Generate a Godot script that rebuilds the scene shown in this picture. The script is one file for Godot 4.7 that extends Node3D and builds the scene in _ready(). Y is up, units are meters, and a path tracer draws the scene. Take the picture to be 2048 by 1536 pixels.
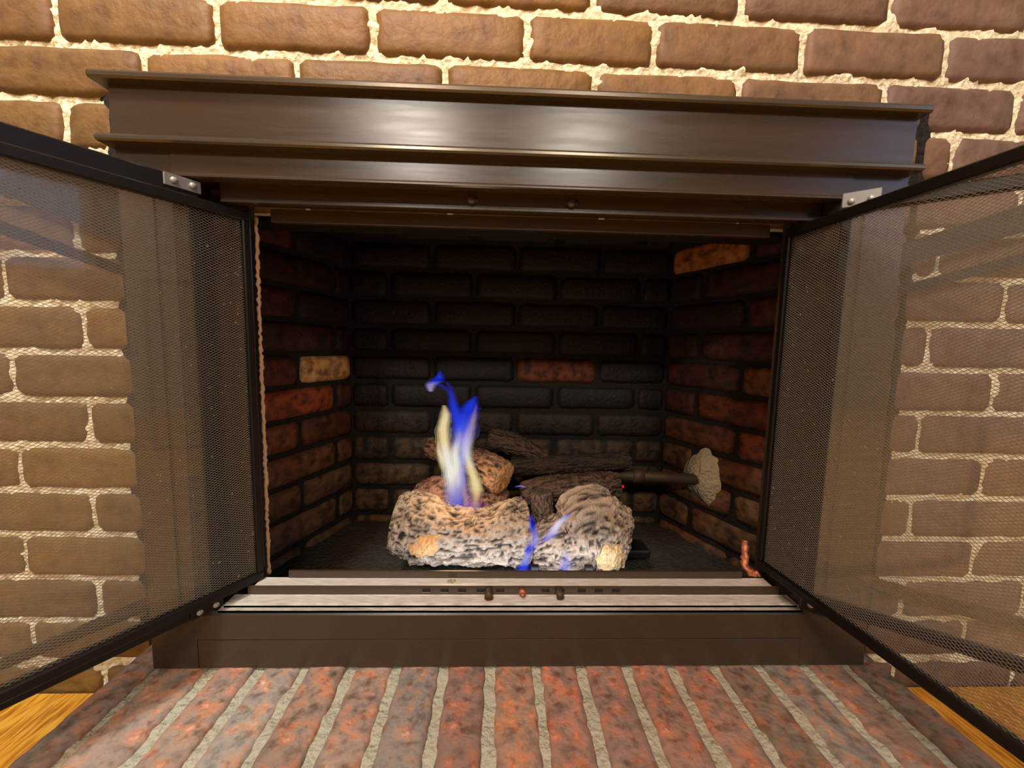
extends Node3D
# A brick fireplace seen close up: metal surround, open mesh and glass doors, gas logs burning.

var rng := RandomNumberGenerator.new()
var M := {}
var used := {}

const WALL_Y0 := 0.8325      # a bed joint above the hood
const COURSE := 0.0677
const FLOOR_Y := -0.095

func _ready() -> void:
	rng.seed = 77
	setup_camera_and_light()
	make_materials()
	build_room()
	build_brick_wall()
	build_floor()
	build_hearth()
	build_firebox()
	build_surround()
	build_screen_doors()
	build_glass_leaves()
	build_grate_and_pipe()
	build_logs()
	build_flames()

# ------------------------------------------------------------------ camera and light
func setup_camera_and_light() -> void:
	var cam := Camera3D.new()
	cam.name = "camera"
	cam.transform = Transform3D(Basis(Vector3(0.99933, 0.02103, 0.03004), Vector3(-0.01805, 0.99521, -0.09612), Vector3(-0.03191, 0.09551, 0.99492)).orthonormalized(), Vector3(0, 0.44659, 0.56569))
	cam.fov = 89.93
	cam.near = 0.01
	cam.current = true
	add_child(cam)
	var we := WorldEnvironment.new()
	we.name = "environment"
	var e := Environment.new()
	e.background_mode = Environment.BG_COLOR
	e.background_color = Color(0.02, 0.02, 0.025)
	e.tonemap_mode = Environment.TONE_MAPPER_LINEAR
	e.tonemap_exposure = 1.0
	e.sdfgi_enabled = true
	e.ssao_enabled = true
	e.ssil_enabled = true
	we.environment = e
	add_child(we)
	# warm ceiling lamp in front of the fireplace, a little to the left
	area_light("ceiling_lamp_light", Vector3(-0.8, 2.33, 3.2), Vector3(-0.3, 0.5, 0), Vector2(0.32, 0.32), Color(1.0, 0.96, 0.90), 5.5)
	area_light("second_ceiling_lamp_light", Vector3(0.66, 2.33, 3.2), Vector3(0.2, 0.5, 0), Vector2(0.42, 0.42), Color(1.0, 0.96, 0.90), 4.0)
	# added neutral panel overhead, out of view, to brighten the hearth
	area_light("added_hearth_light", Vector3(-0.6, 2.37, 1.05), Vector3(-0.6, 0.0, 0.95), Vector2(0.4, 0.4), Color(0.92, 0.99, 1.0), 6.0)
	# added warm lamp, out of view, turning the upper wall orange
	area_light("added_warm_light", Vector3(-0.3, 1.6, 0.75), Vector3(-0.35, 1.35, 0), Vector2(0.26, 0.26), Color(1.0, 0.56, 0.09), 1.05)
	# cool window on the right
	area_light("window_light", Vector3(2.52, 1.45, 1.9), Vector3(0, 0.9, 0.9), Vector2(1.0, 1.1), Color(0.68, 0.80, 1.0), 0.35)
	# the flame
	var fl := OmniLight3D.new()
	fl.name = "flame_light"
	fl.position = Vector3(-0.07, 0.2, -0.11)
	fl.light_color = Color(1.0, 0.80, 0.56)
	fl.light_energy = 0.012
	fl.light_size = 0.04
	fl.omni_range = 8.0
	fl.omni_attenuation = 2.0
	fl.shadow_enabled = true
	add_child(fl)
	# the burner in front of the logs
	area_light("burner_light", Vector3(0.03, 0.060, -0.040), Vector3(0.03, 0.075, -0.2), Vector2(0.36, 0.02), Color(0.88, 0.92, 1.0), 0.042)

func area_light(called: String, at: Vector3, towards: Vector3, size: Vector2, c: Color, energy: float) -> void:
	var l := AreaLight3D.new()
	l.name = called
	l.area_size = size
	l.light_color = c
	l.light_energy = energy
	l.area_range = 12.0
	l.area_attenuation = 2.0
	l.shadow_enabled = true
	add_child(l)
	l.look_at_from_position(at, towards, Vector3.UP)

# ------------------------------------------------------------------ naming helpers
func numbered(called: String) -> String:
	var n: int = used.get(called, 0)
	used[called] = n + 1
	return called if n == 0 else "%s_%03d" % [called, n]

func tag(o: Node, label := "", category := "", group := "", kind := "") -> Node:
	if label: o.set_meta("label", label)
	if category: o.set_meta("category", category)
	if group: o.set_meta("group", group)
	if kind: o.set_meta("kind", kind)
	return o

func base(called: String, at := Vector3.ZERO, turn := 0.0) -> Node3D:
	var o := Node3D.new()
	o.name = numbered(called)
	o.position = at
	o.rotation.y = turn
	add_child(o)
	return o

func put(called: String, mesh: Mesh, mat: Material, parent: Node3D = null, at := Vector3.ZERO) -> MeshInstance3D:
	var o := MeshInstance3D.new()
	o.mesh = mesh
	o.material_override = mat
	o.position = at
	if parent == null:
		o.name = numbered(called)
		add_child(o)
	else:
		var k := called + "@" + str(parent.get_instance_id())
		var n: int = used.get(k, 0)
		used[k] = n + 1
		o.name = called if n == 0 else "%s_%03d" % [called, n]
		parent.add_child(o, true)
	return o

# ------------------------------------------------------------------ mesh helpers
func tool(smooth := true) -> SurfaceTool:
	var st := SurfaceTool.new()
	st.begin(Mesh.PRIMITIVE_TRIANGLES)
	st.set_smooth_group(0 if smooth else -1)
	return st

func done(st: SurfaceTool) -> ArrayMesh:
	st.generate_normals()
	return st.commit()

func tri(st: SurfaceTool, a: Vector3, b: Vector3, c: Vector3) -> void:   # counter-clockwise seen from outside
	st.add_vertex(a); st.add_vertex(c); st.add_vertex(b)

func quad(st: SurfaceTool, a: Vector3, b: Vector3, c: Vector3, d: Vector3) -> void:
	tri(st, a, b, c); tri(st, a, c, d)

func poly_out(st: SurfaceTool, p: Array, center: Vector3) -> void:
	var n: Vector3 = (p[1] - p[0]).cross(p[2] - p[0])
	var mid := Vector3.ZERO
	for q in p: mid += q
	mid /= p.size()
	if n.dot(mid - center) < 0: p.reverse()
	for i in range(1, p.size() - 1):
		tri(st, p[0], p[i], p[i + 1])

# chamfered box
func add_box(st: SurfaceTool, c: Vector3, s: Vector3, b := 0.001, xf := Transform3D.IDENTITY) -> void:
	var h := s * 0.5
	b = clampf(b, 0.0002, minf(h.x, minf(h.y, h.z)) * 0.9)
	var V := func(sx: int, sy: int, sz: int, ax: int) -> Vector3:
		var v := Vector3(sx * (h.x - b), sy * (h.y - b), sz * (h.z - b))
		v[ax] = [sx, sy, sz][ax] * h[ax]
		return xf * (c + v)
	var ctr := xf * c
	for s1 in [-1, 1]:
		poly_out(st, [V.call(s1, -1, -1, 0), V.call(s1, 1, -1, 0), V.call(s1, 1, 1, 0), V.call(s1, -1, 1, 0)], ctr)
		poly_out(st, [V.call(-1, s1, -1, 1), V.call(1, s1, -1, 1), V.call(1, s1, 1, 1), V.call(-1, s1, 1, 1)], ctr)
		poly_out(st, [V.call(-1, -1, s1, 2), V.call(1, -1, s1, 2), V.call(1, 1, s1, 2), V.call(-1, 1, s1, 2)], ctr)
		for s2 in [-1, 1]:
			poly_out(st, [V.call(-1, s1, s2, 1), V.call(1, s1, s2, 1), V.call(1, s1, s2, 2), V.call(-1, s1, s2, 2)], ctr)
			poly_out(st, [V.call(s1, -1, s2, 0), V.call(s1, 1, s2, 0), V.call(s1, 1, s2, 2), V.call(s1, -1, s2, 2)], ctr)
			poly_out(st, [V.call(s1, s2, -1, 0), V.call(s1, s2, 1, 0), V.call(s1, s2, 1, 1), V.call(s1, s2, -1, 1)], ctr)
			for s3 in [-1, 1]:
				poly_out(st, [V.call(s1, s2, s3, 0), V.call(s1, s2, s3, 1), V.call(s1, s2, s3, 2)], ctr)

func box_mesh(c: Vector3, s: Vector3, b := 0.001) -> ArrayMesh:
	var st := tool(false)
	add_box(st, c, s, b)
	return done(st)

# profile of (z, y) points, extruded along x from x0 to x1 (functions of y allow slanting ends)
func extrude(st: SurfaceTool, prof: PackedVector2Array, x0: float, x1: float, slant0 := 0.0, slant1 := 0.0) -> void:
	var n := prof.size()
	var area := 0.0
	for i in n:
		area += prof[i].cross(prof[(i + 1) % n])
	if area > 0:
		prof.reverse()
	var L := func(p: Vector2) -> Vector3: return Vector3(x0 + slant0 * p.x, p.y, p.x)
	var R := func(p: Vector2) -> Vector3: return Vector3(x1 + slant1 * p.x, p.y, p.x)
	for i in n:
		var p := prof[i]
		var q := prof[(i + 1) % n]
		quad(st, L.call(q), R.call(q), R.call(p), L.call(p))
	var t := Geometry2D.triangulate_polygon(prof)
	for i in range(0, t.size(), 3):
		var a := prof[t[i]]; var b := prof[t[i + 1]]; var c := prof[t[i + 2]]
		var ctr := Vector3((x0 + x1) / 2, (a.y + b.y + c.y) / 3, (a.x + b.x + c.x) / 3)
		poly_out(st, [L.call(a), L.call(b), L.call(c)], ctr)
		poly_out(st, [R.call(a), R.call(b), R.call(c)], ctr)

# outline in x,y (any winding), thickness from z0 to z1
func plate(st: SurfaceTool, outline: PackedVector2Array, z0: float, z1: float) -> void:
	var n := outline.size()
	var mid := Vector2.ZERO
	for p in outline: mid += p
	mid /= n
	for i in n:
		var p := outline[i]; var q := outline[(i + 1) % n]
		poly_out(st, [Vector3(p.x, p.y, z0), Vector3(q.x, q.y, z0), Vector3(q.x, q.y, z1), Vector3(p.x, p.y, z1)], Vector3(mid.x, mid.y, (z0 + z1) / 2))
	var t := Geometry2D.triangulate_polygon(outline)
	for i in range(0, t.size(), 3):
		for z in [z0, z1]:
			var a := outline[t[i]]; var b := outline[t[i + 1]]; var c := outline[t[i + 2]]
			var ctr := Vector3((a.x + b.x + c.x) / 3, (a.y + b.y + c.y) / 3, (z0 + z1) / 2)
			poly_out(st, [Vector3(a.x, a.y, z), Vector3(b.x, b.y, z), Vector3(c.x, c.y, z)], ctr)

func frames(path: PackedVector3Array) -> Array:
	var out := []
	var up := Vector3.UP
	for i in path.size():
		var t := (path[mini(i + 1, path.size() - 1)] - path[maxi(i - 1, 0)]).normalized()
		if absf(t.dot(up)) > 0.95: up = Vector3.BACK if absf(t.z) < 0.9 else Vector3.RIGHT
		var s := t.cross(up).normalized()
		var u := s.cross(t).normalized()
		out.append([t, s, u])
		up = u
	return out

func add_tube(st: SurfaceTool, path: PackedVector3Array, r: float, sides := 10, rough := 0.0, nz: FastNoiseLite = null) -> void:
	var fr := frames(path)
	var rings := []
	for i in path.size():
		var ring := PackedVector3Array()
		for k in sides:
			var a := TAU * k / sides
			var d: Vector3 = fr[i][1] * cos(a) + fr[i][2] * sin(a)
			var rr := r
			if nz: rr += rough * nz.get_noise_3dv(path[i] + d * r)
			ring.append(path[i] + d * rr)
		rings.append(ring)
	for i in path.size() - 1:
		for k in sides:
			var k2 := (k + 1) % sides
			poly_out(st, [rings[i][k], rings[i + 1][k], rings[i + 1][k2], rings[i][k2]], (path[i] + path[i + 1]) / 2)
	for e in [0, path.size() - 1]:
		var inner: Vector3 = path[1] if e == 0 else path[e - 1]
		for k in sides:
			poly_out(st, [path[e], rings[e][k], rings[e][(k + 1) % sides]], inner)

func spline(pts: Array, n: int) -> Array:   # Catmull-Rom through Vector3/float/Color rows
	var out := []
	for i in n + 1:
		var f := float(i) / n * (pts.size() - 1)
		var k := mini(int(f), pts.size() - 2)
		var t := f - k
		var row := []
		for c in pts[0].size():
			var p0 = pts[maxi(k - 1, 0)][c]; var p1 = pts[k][c]; var p2 = pts[k + 1][c]; var p3 = pts[mini(k + 2, pts.size() - 1)][c]
			row.append(p1 + (p2 - p0) * (0.5 * t) + (p0 * 2.0 - p1 * 5.0 + p2 * 4.0 - p3) * (0.5 * t * t) + (p1 * 3.0 - p0 - p2 * 3.0 + p3) * (0.5 * t * t * t))
		out.append(row)
	return out

# ------------------------------------------------------------------ materials
func noise(freq: float, s: int, oct := 4, type := FastNoiseLite.TYPE_SIMPLEX_SMOOTH, fractal := FastNoiseLite.FRACTAL_FBM) -> FastNoiseLite:
	var n := FastNoiseLite.new()
	n.noise_type = type
	n.seed = s
	n.frequency = freq
	n.fractal_type = fractal
	n.fractal_octaves = oct
	return n

func noise_tex(n: FastNoiseLite, stops: Array, colors: Array, size := 512) -> NoiseTexture2D:
	var t := NoiseTexture2D.new()
	t.width = size; t.height = size
	t.seamless = true
	t.seamless_blend_skirt = 0.2
	t.noise = n
	if colors.size():
		var g := Gradient.new()
		g.offsets = PackedFloat32Array(stops)
		g.colors = PackedColorArray(colors)
		t.color_ramp = g
	return t

func mat(called: String, c: Color, rough := 0.7, metal := 0.0) -> StandardMaterial3D:
	var m := StandardMaterial3D.new()
	m.resource_name = called
	m.albedo_color = c
	m.roughness = rough
	m.metallic = metal
	M[called] = m
	return m

func triplanar(m: StandardMaterial3D, scale: Vector3) -> void:
	m.uv1_triplanar = true
	m.uv1_world_triplanar = true
	m.uv1_scale = scale

func make_materials() -> void:
	var fine := noise_tex(noise(0.03, 5, 5), [], [], 512)
	var pits := noise_tex(noise(0.02, 9, 4, FastNoiseLite.TYPE_CELLULAR), [0.0, 0.15, 0.35, 1.0], [Color(0, 0, 0), Color(0.6, 0.6, 0.6), Color(1, 1, 1), Color(1, 1, 1)], 512)
	# wall brick
	var m := mat("wall_brick", Color.WHITE, 0.62)
	m.albedo_texture = noise_tex(noise(0.012, 3, 6), [0.0, 0.3, 0.5, 0.7, 1.0], [Color(0.74, 0.70, 0.66), Color(0.88, 0.86, 0.84), Color(0.95, 0.94, 0.93), Color(1, 1, 1), Color(0.92, 0.91, 0.91)], 512)
	m.vertex_color_use_as_albedo = true
	m.heightmap_enabled = true; m.heightmap_texture = fine; m.heightmap_scale = 0.12
	triplanar(m, Vector3.ONE * 4.0)
	# mortar
	m = mat("mortar", Color(0.97, 0.94, 0.82), 0.95)
	m.albedo_texture = noise_tex(noise(0.03, 13, 5), [0.0, 0.4, 0.6, 1.0], [Color(0.72, 0.68, 0.6), Color(0.93, 0.91, 0.87), Color(1, 1, 1), Color(1, 1, 1)], 512)
	m.heightmap_enabled = true; m.heightmap_texture = fine; m.heightmap_scale = 0.3
	triplanar(m, Vector3.ONE * 6.0)
	# hearth bricks
	m = mat("hearth_brick", Color.WHITE, 0.72)
	m.albedo_texture = noise_tex(noise(0.011, 23, 6), [0.0, 0.3, 0.42, 0.52, 0.62, 0.75, 1.0], [Color(0.52, 0.50, 0.49), Color(0.61, 0.60, 0.59), Color(0.67, 0.65, 0.63), Color(0.70, 0.65, 0.62), Color(0.75, 0.65, 0.58), Color(0.83, 0.62, 0.51), Color(0.92, 0.91, 0.90)], 1024)
	m.vertex_color_use_as_albedo = true
	m.detail_enabled = true
	m.detail_albedo = noise_tex(noise(0.03, 31, 5), [0.0, 0.55, 0.72, 1.0], [Color(1, 1, 1), Color(1, 1, 1), Color(0.88, 0.83, 0.80), Color(0.66, 0.6, 0.58)], 512)
	m.detail_blend_mode = BaseMaterial3D.BLEND_MODE_MUL
	m.heightmap_enabled = true; m.heightmap_texture = fine; m.heightmap_scale = 0.2
	triplanar(m, Vector3.ONE * 3.3)
	m.uv2_triplanar = true; m.uv2_world_triplanar = true; m.uv2_scale = Vector3.ONE * 6.0
	m = mat("hearth_mortar", Color(0.72, 0.72, 0.64), 0.95)
	m.heightmap_enabled = true; m.heightmap_texture = fine; m.heightmap_scale = 0.3
	triplanar(m, Vector3.ONE * 6.0)
	# sooty firebrick
	m = mat("firebrick", Color.WHITE, 0.72)
	m.albedo_texture = noise_tex(noise(0.014, 41, 6), [0.0, 0.35, 0.5, 0.65, 1.0], [Color(0.3, 0.28, 0.27), Color(0.62, 0.58, 0.55), Color(0.85, 0.8, 0.75), Color(1, 0.95, 0.9), Color(1, 1, 0.95)], 512)
	m.vertex_color_use_as_albedo = true
	m.heightmap_enabled = true; m.heightmap_texture = fine; m.heightmap_scale = 0.15
	triplanar(m, Vector3.ONE * 5.0)
	m = mat("soot_mortar", Color(0.075, 0.055, 0.04), 0.9)
	m.heightmap_enabled = true; m.heightmap_texture = fine; m.heightmap_scale = 0.3
	triplanar(m, Vector3.ONE * 5.0)
	m = mat("ash_floor", Color(0.17, 0.155, 0.11), 0.9)
	m.heightmap_enabled = true; m.heightmap_texture = fine; m.heightmap_scale = 0.6
	triplanar(m, Vector3.ONE * 4.0)
	# bronze brown painted metal, faintly streaked lengthways
	var streak := noise_tex(noise(0.02, 51, 4), [0.0, 0.5, 1.0], [Color(0.75, 0.75, 0.75), Color(0.9, 0.9, 0.9), Color(1, 1, 1)], 512)
	m = mat("bronze", Color(0.25, 0.205, 0.16), 0.36, 0.0)
	m.roughness_texture = streak
	m.roughness = 0.30
	triplanar(m, Vector3(0.6, 9.0, 3.0))
	m = mat("bronze_edge", Color(0.36, 0.33, 0.28), 0.24, 0.5)
	m = mat("black_metal", Color(0.10, 0.088, 0.075), 0.38, 0.5)
	m = mat("track_metal", Color(0.90, 0.89, 0.86), 0.38, 0.15)
	m.albedo_texture = noise_tex(noise(0.05, 61, 5), [0.0, 0.45, 0.6, 1.0], [Color(0.8, 0.76, 0.72), Color(0.93, 0.92, 0.9), Color(1, 1, 1), Color(1, 1, 1)], 512)
	triplanar(m, Vector3(1.2, 6, 22))
	m = mat("steel", Color(0.72, 0.72, 0.70), 0.35, 0.35)
	m = mat("zinc", Color(0.52, 0.52, 0.51), 0.35, 0.5)
	m = mat("copper_screw", Color(0.72, 0.45, 0.33), 0.45, 0.5)
	m = mat("slot_dark", Color(0.05, 0.045, 0.04), 0.7)
	m = mat("mesh_wire", Color(0.50, 0.485, 0.45), 0.45, 0.2)
	m = mat("lint", Color(0.86, 0.8, 0.72), 0.95)
	m = mat("gasket", Color(0.74, 0.64, 0.54), 0.95)
	# glass panes
	m = mat("pane", Color(0.9, 0.85, 0.72, 0.06), 0.03)
	m.transparency = BaseMaterial3D.TRANSPARENCY_ALPHA
	# logs
	m = mat("log_bark", Color.WHITE, 0.85)
	m.vertex_color_use_as_albedo = true
	m.heightmap_enabled = true; m.heightmap_texture = fine; m.heightmap_scale = 0.4
	triplanar(m, Vector3.ONE * 9.0)
	m = mat("iron", Color(0.045, 0.043, 0.045), 0.6, 0.3)
	m = mat("pipe", Color(0.30, 0.26, 0.2), 0.6, 0.4)
	m = mat("plaster_patch", Color(0.70, 0.66, 0.54), 0.95)
	m.heightmap_enabled = true; m.heightmap_texture = fine; m.heightmap_scale = 0.6
	triplanar(m, Vector3.ONE * 6.0)
	# oak floor: grain runs along z
	m = mat("oak", Color.WHITE, 0.38)
	m.albedo_texture = noise_tex(noise(0.02, 71, 5), [0.0, 0.35, 0.5, 0.65, 1.0], [Color(0.62, 0.36, 0.10), Color(0.80, 0.52, 0.15), Color(0.90, 0.63, 0.20), Color(0.94, 0.69, 0.24), Color(0.97, 0.75, 0.32)], 512)
	m.vertex_color_use_as_albedo = true
	triplanar(m, Vector3(14.0, 14.0, 1.6))
	mat("room_paint", Color(0.66, 0.66, 0.65), 0.9)
	mat("ceiling_paint", Color(0.88, 0.85, 0.8), 0.9)
	m = mat("lamp_glow", Color(1, 0.95, 0.85), 0.5)
	m.emission_enabled = true; m.emission = Color(0.97, 0.96, 0.92); m.emission_energy_multiplier = 3.0
	m = mat("side_glow", Color(1, 0.85, 0.6), 0.6)
	m.emission_enabled = true; m.emission = Color(1.0, 0.7, 0.36); m.emission_energy_multiplier = 2.0
	m = mat("window_glow", Color(0.75, 0.85, 1.0), 0.3)
	m.emission_enabled = true; m.emission = Color(0.62, 0.76, 1.0); m.emission_energy_multiplier = 0.8
	m = mat("flame", Color(1, 1, 1, 1), 1.0)
	m.shading_mode = BaseMaterial3D.SHADING_MODE_UNSHADED
	m.transparency = BaseMaterial3D.TRANSPARENCY_ALPHA
	m.vertex_color_use_as_albedo = true
	m.cull_mode = BaseMaterial3D.CULL_DISABLED
	m = mat("ember", Color(0.5, 0.05, 0.02), 0.8)
	m.emission_enabled = true; m.emission = Color(1.0, 0.12, 0.03); m.emission_energy_multiplier = 0.8

# ------------------------------------------------------------------ room shell behind and around the camera
func build_room() -> void:
	var s := "structure"
	tag(put("wall_left", box_mesh(Vector3(-2.65, 1.15, 2.3), Vector3(0.1, 2.7, 4.9)), M.room_paint), "plain warm beige plaster wall to the left of the fireplace room", "wall", "", s)
	tag(put("wall_right", box_mesh(Vector3(2.65, 1.15, 2.3), Vector3(0.1, 2.7, 4.9)), M.room_paint), "plain warm beige plaster wall to the right of the fireplace room", "wall", "", s)
	tag(put("wall_front", box_mesh(Vector3(0, 1.15, 4.7), Vector3(5.4, 2.7, 0.1)), M.room_paint), "plain beige plaster wall facing the fireplace across the room", "wall", "", s)
	tag(put("ceiling", box_mesh(Vector3(0, 2.45, 2.3), Vector3(5.4, 0.1, 4.9)), M.ceiling_paint), "flat off-white ceiling above the brick fireplace wall", "ceiling", "", s)
	# two ceiling lamps: square fittings whose diffusers are tilted towards the fireplace
	var o: Node3D
	for k in [[-0.8, -0.3, "square ceiling lamp with glowing warm diffuser across the room, on the left"], [0.66, 0.2, "square ceiling lamp with glowing warm diffuser across the room, on the right"]]:
		o = base("ceiling_lamp", Vector3(k[0], 2.4, 3.24))
		tag(o, k[2], "lamp")
		put("housing", box_mesh(Vector3(0, -0.012, 0), Vector3(0.5, 0.024, 0.5), 0.004), M.steel, o)
		var d := put("diffuser", box_mesh(Vector3.ZERO, Vector3(0.32, 0.32, 0.012), 0.003), M.lamp_glow, o)
		d.transform = Transform3D(Basis.looking_at(Vector3(k[1], 0.5, 0) - Vector3(k[0], 2.33, 3.2)), Vector3(0, -0.06, -0.02))
	o = base("ceiling_lamp", Vector3(-0.6, 2.4, 1.05))  # added panel, unseen, there to brighten the hearth
	tag(o, "added square glowing ceiling panel, out of view, brightening the hearth", "lamp")
	put("housing", box_mesh(Vector3(0, -0.008, 0), Vector3(0.44, 0.016, 0.44), 0.003), M.steel, o)
	put("diffuser", box_mesh(Vector3(0, -0.02, 0), Vector3(0.4, 0.01, 0.4), 0.003), M.lamp_glow, o)
	# added amber lamp in pendant form, unseen, aimed at the upper wall
	o = base("added_warm_lamp", Vector3(-0.3, 2.4, 0.78))
	tag(o, "added unseen amber lamp hung near the brick wall to warm its upper part", "lamp")
	var st := tool()
	add_tube(st, PackedVector3Array([Vector3(0, 0, 0), Vector3(0, -0.015, 0)]), 0.06, 24)
	put("canopy", done(st), M.black_metal, o)
	st = tool()
	add_tube(st, PackedVector3Array([Vector3(0, -0.01, 0), Vector3(0, -0.68, 0)]), 0.006, 10)
	put("cord", done(st), M.black_metal, o)
	var d := put("shade", box_mesh(Vector3.ZERO, Vector3(0.26, 0.26, 0.03), 0.006), M.side_glow, o)
	d.transform = Transform3D(Basis.looking_at(Vector3(-0.35, 1.35, 0) - Vector3(-0.3, 1.6, 0.75)), Vector3(0, -0.794, -0.008))
	# window
	o = base("window_1", Vector3(2.59, 1.45, 1.9))
	tag(o, "pale blue evening window in the right wall of the room", "window", "", s)
	put("window_pane", box_mesh(Vector3.ZERO, Vector3(0.01, 1.1, 1.0)), M.window_glow, o)
	st = tool(false)
	for k in [-1, 1]:
		add_box(st, Vector3(0, 0, k * 0.53), Vector3(0.05, 1.2, 0.06), 0.004)
		add_box(st, Vector3(0, k * 0.58, 0), Vector3(0.05, 0.06, 1.1), 0.004)
	put("window_frame", done(st), M.ceiling_paint, o)

# ------------------------------------------------------------------ bricks
# one brick centred on the origin: face of w by h turned to +z, back at -depth
func brick_mesh(w: float, h: float, depth: float, tint: Color, nx := 10, ny := 5, bev := 0.0034, rough := 0.0012, tone := 0.06) -> ArrayMesh:
	var n := noise(18.0, rng.randi(), 3)
	var st := tool()
	var P := []
	for j in ny + 1:
		var row := []
		for i in nx + 1:
			var a := (float(i) / nx) * 2.0 - 1.0
			var b := (float(j) / ny) * 2.0 - 1.0
			a = signf(a) * (1.0 - pow(1.0 - absf(a), 1.5)); b = signf(b) * (1.0 - pow(1.0 - absf(b), 1.5))   # denser near the edges
			var x := a * w / 2; var y := b * h / 2
			var dx := w / 2 - absf(x); var dy := h / 2 - absf(y)
			var drop := 0.0
			for d in [dx, dy]:
				if d < bev: drop += bev - sqrt(maxf(0.0, bev * bev - (bev - d) * (bev - d)))
			var edge := maxf(0.0, 1.0 - minf(dx, dy) / 0.02)
			var wob := n.get_noise_2d(x * 3.0 + 7.0, y * 3.0) * 0.0022 * edge
			var cr := maxf(0.0, 1.0 - dx / 0.009) * maxf(0.0, 1.0 - dy / 0.009) * 0.0018
			var z := -drop + n.get_noise_2d(x * 1.3, y * 1.3 + 5.0) * rough
			row.append(Vector3(x - signf(x) * (cr + wob), y - signf(y) * (cr + wob), z))
		P.append(row)
	var col := func(v: Vector3) -> Color:
		var f := 1.0 + tone * 2.0 * n.get_noise_2d(v.x * 0.5 + 3.0, v.y * 0.5)
		return Color(clampf(tint.r * f, 0, 1), clampf(tint.g * f, 0, 1), clampf(tint.b * f, 0, 1))
	var T := func(a: Vector3, b: Vector3, c: Vector3) -> void:
		for v in [a, c, b]:
			st.set_color(col.call(v)); st.add_vertex(v)
	for j in ny:
		for i in nx:
			T.call(P[j][i], P[j][i + 1], P[j + 1][i + 1]); T.call(P[j][i], P[j + 1][i + 1], P[j + 1][i])
	var rim := []
	for i in nx: rim.append(P[0][i])
	for j in ny: rim.append(P[j][nx])
	for i in nx: rim.append(P[ny][nx - i])
	for j in ny: rim.append(P[ny - j][0])
	for k in rim.size():
		var a: Vector3 = rim[k]; var b: Vector3 = rim[(k + 1) % rim.size()]
		var a2 := Vector3(a.x, a.y, -depth); var b2 := Vector3(b.x, b.y, -depth)
		T.call(a, a2, b2); T.call(a, b2, b)
	return done(st)

func lin(r: float, g: float, b: float) -> Color:   # an sRGB colour as linear vertex colour
	return Color(r, g, b).srgb_to_linear()

func row_joints(r: int) -> Array:
	var full := {-1: [-0.0867, 0.1181, 0.3242, 0.5347], 0: [-0.5921, -0.3852, -0.1795, 0.0294, 0.2052, 0.4147, 0.6227], 1: [-0.4832, -0.2824, -0.0823, 0.1242, 0.3288, 0.5398, 0.737]}
	var out := []
	if full.has(r):
		out = full[r].duplicate()
	else:
		var even := posmod(r, 2) == 0
		var j := sin(r * 12.9) * 0.007
		var aL := (-0.596 if even else -0.698) + j
		var aR := (0.654 if even else 0.766) - j * 0.7
		var x := aL
		while x < -0.02: out.append(x); x += 0.2045
		var back := []
		x = aR
		while x > 0.09: back.push_front(x); x -= 0.2045
		out.append_array(back)
	while out[0] > -1.25: out.push_front(out[0] - 0.2045)
	while out[-1] < 1.35: out.append(out[-1] + 0.2045)
	return out

const HOLE_L := -0.415
const HOLE_R := 0.475
const HOLE_T := 0.655

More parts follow.
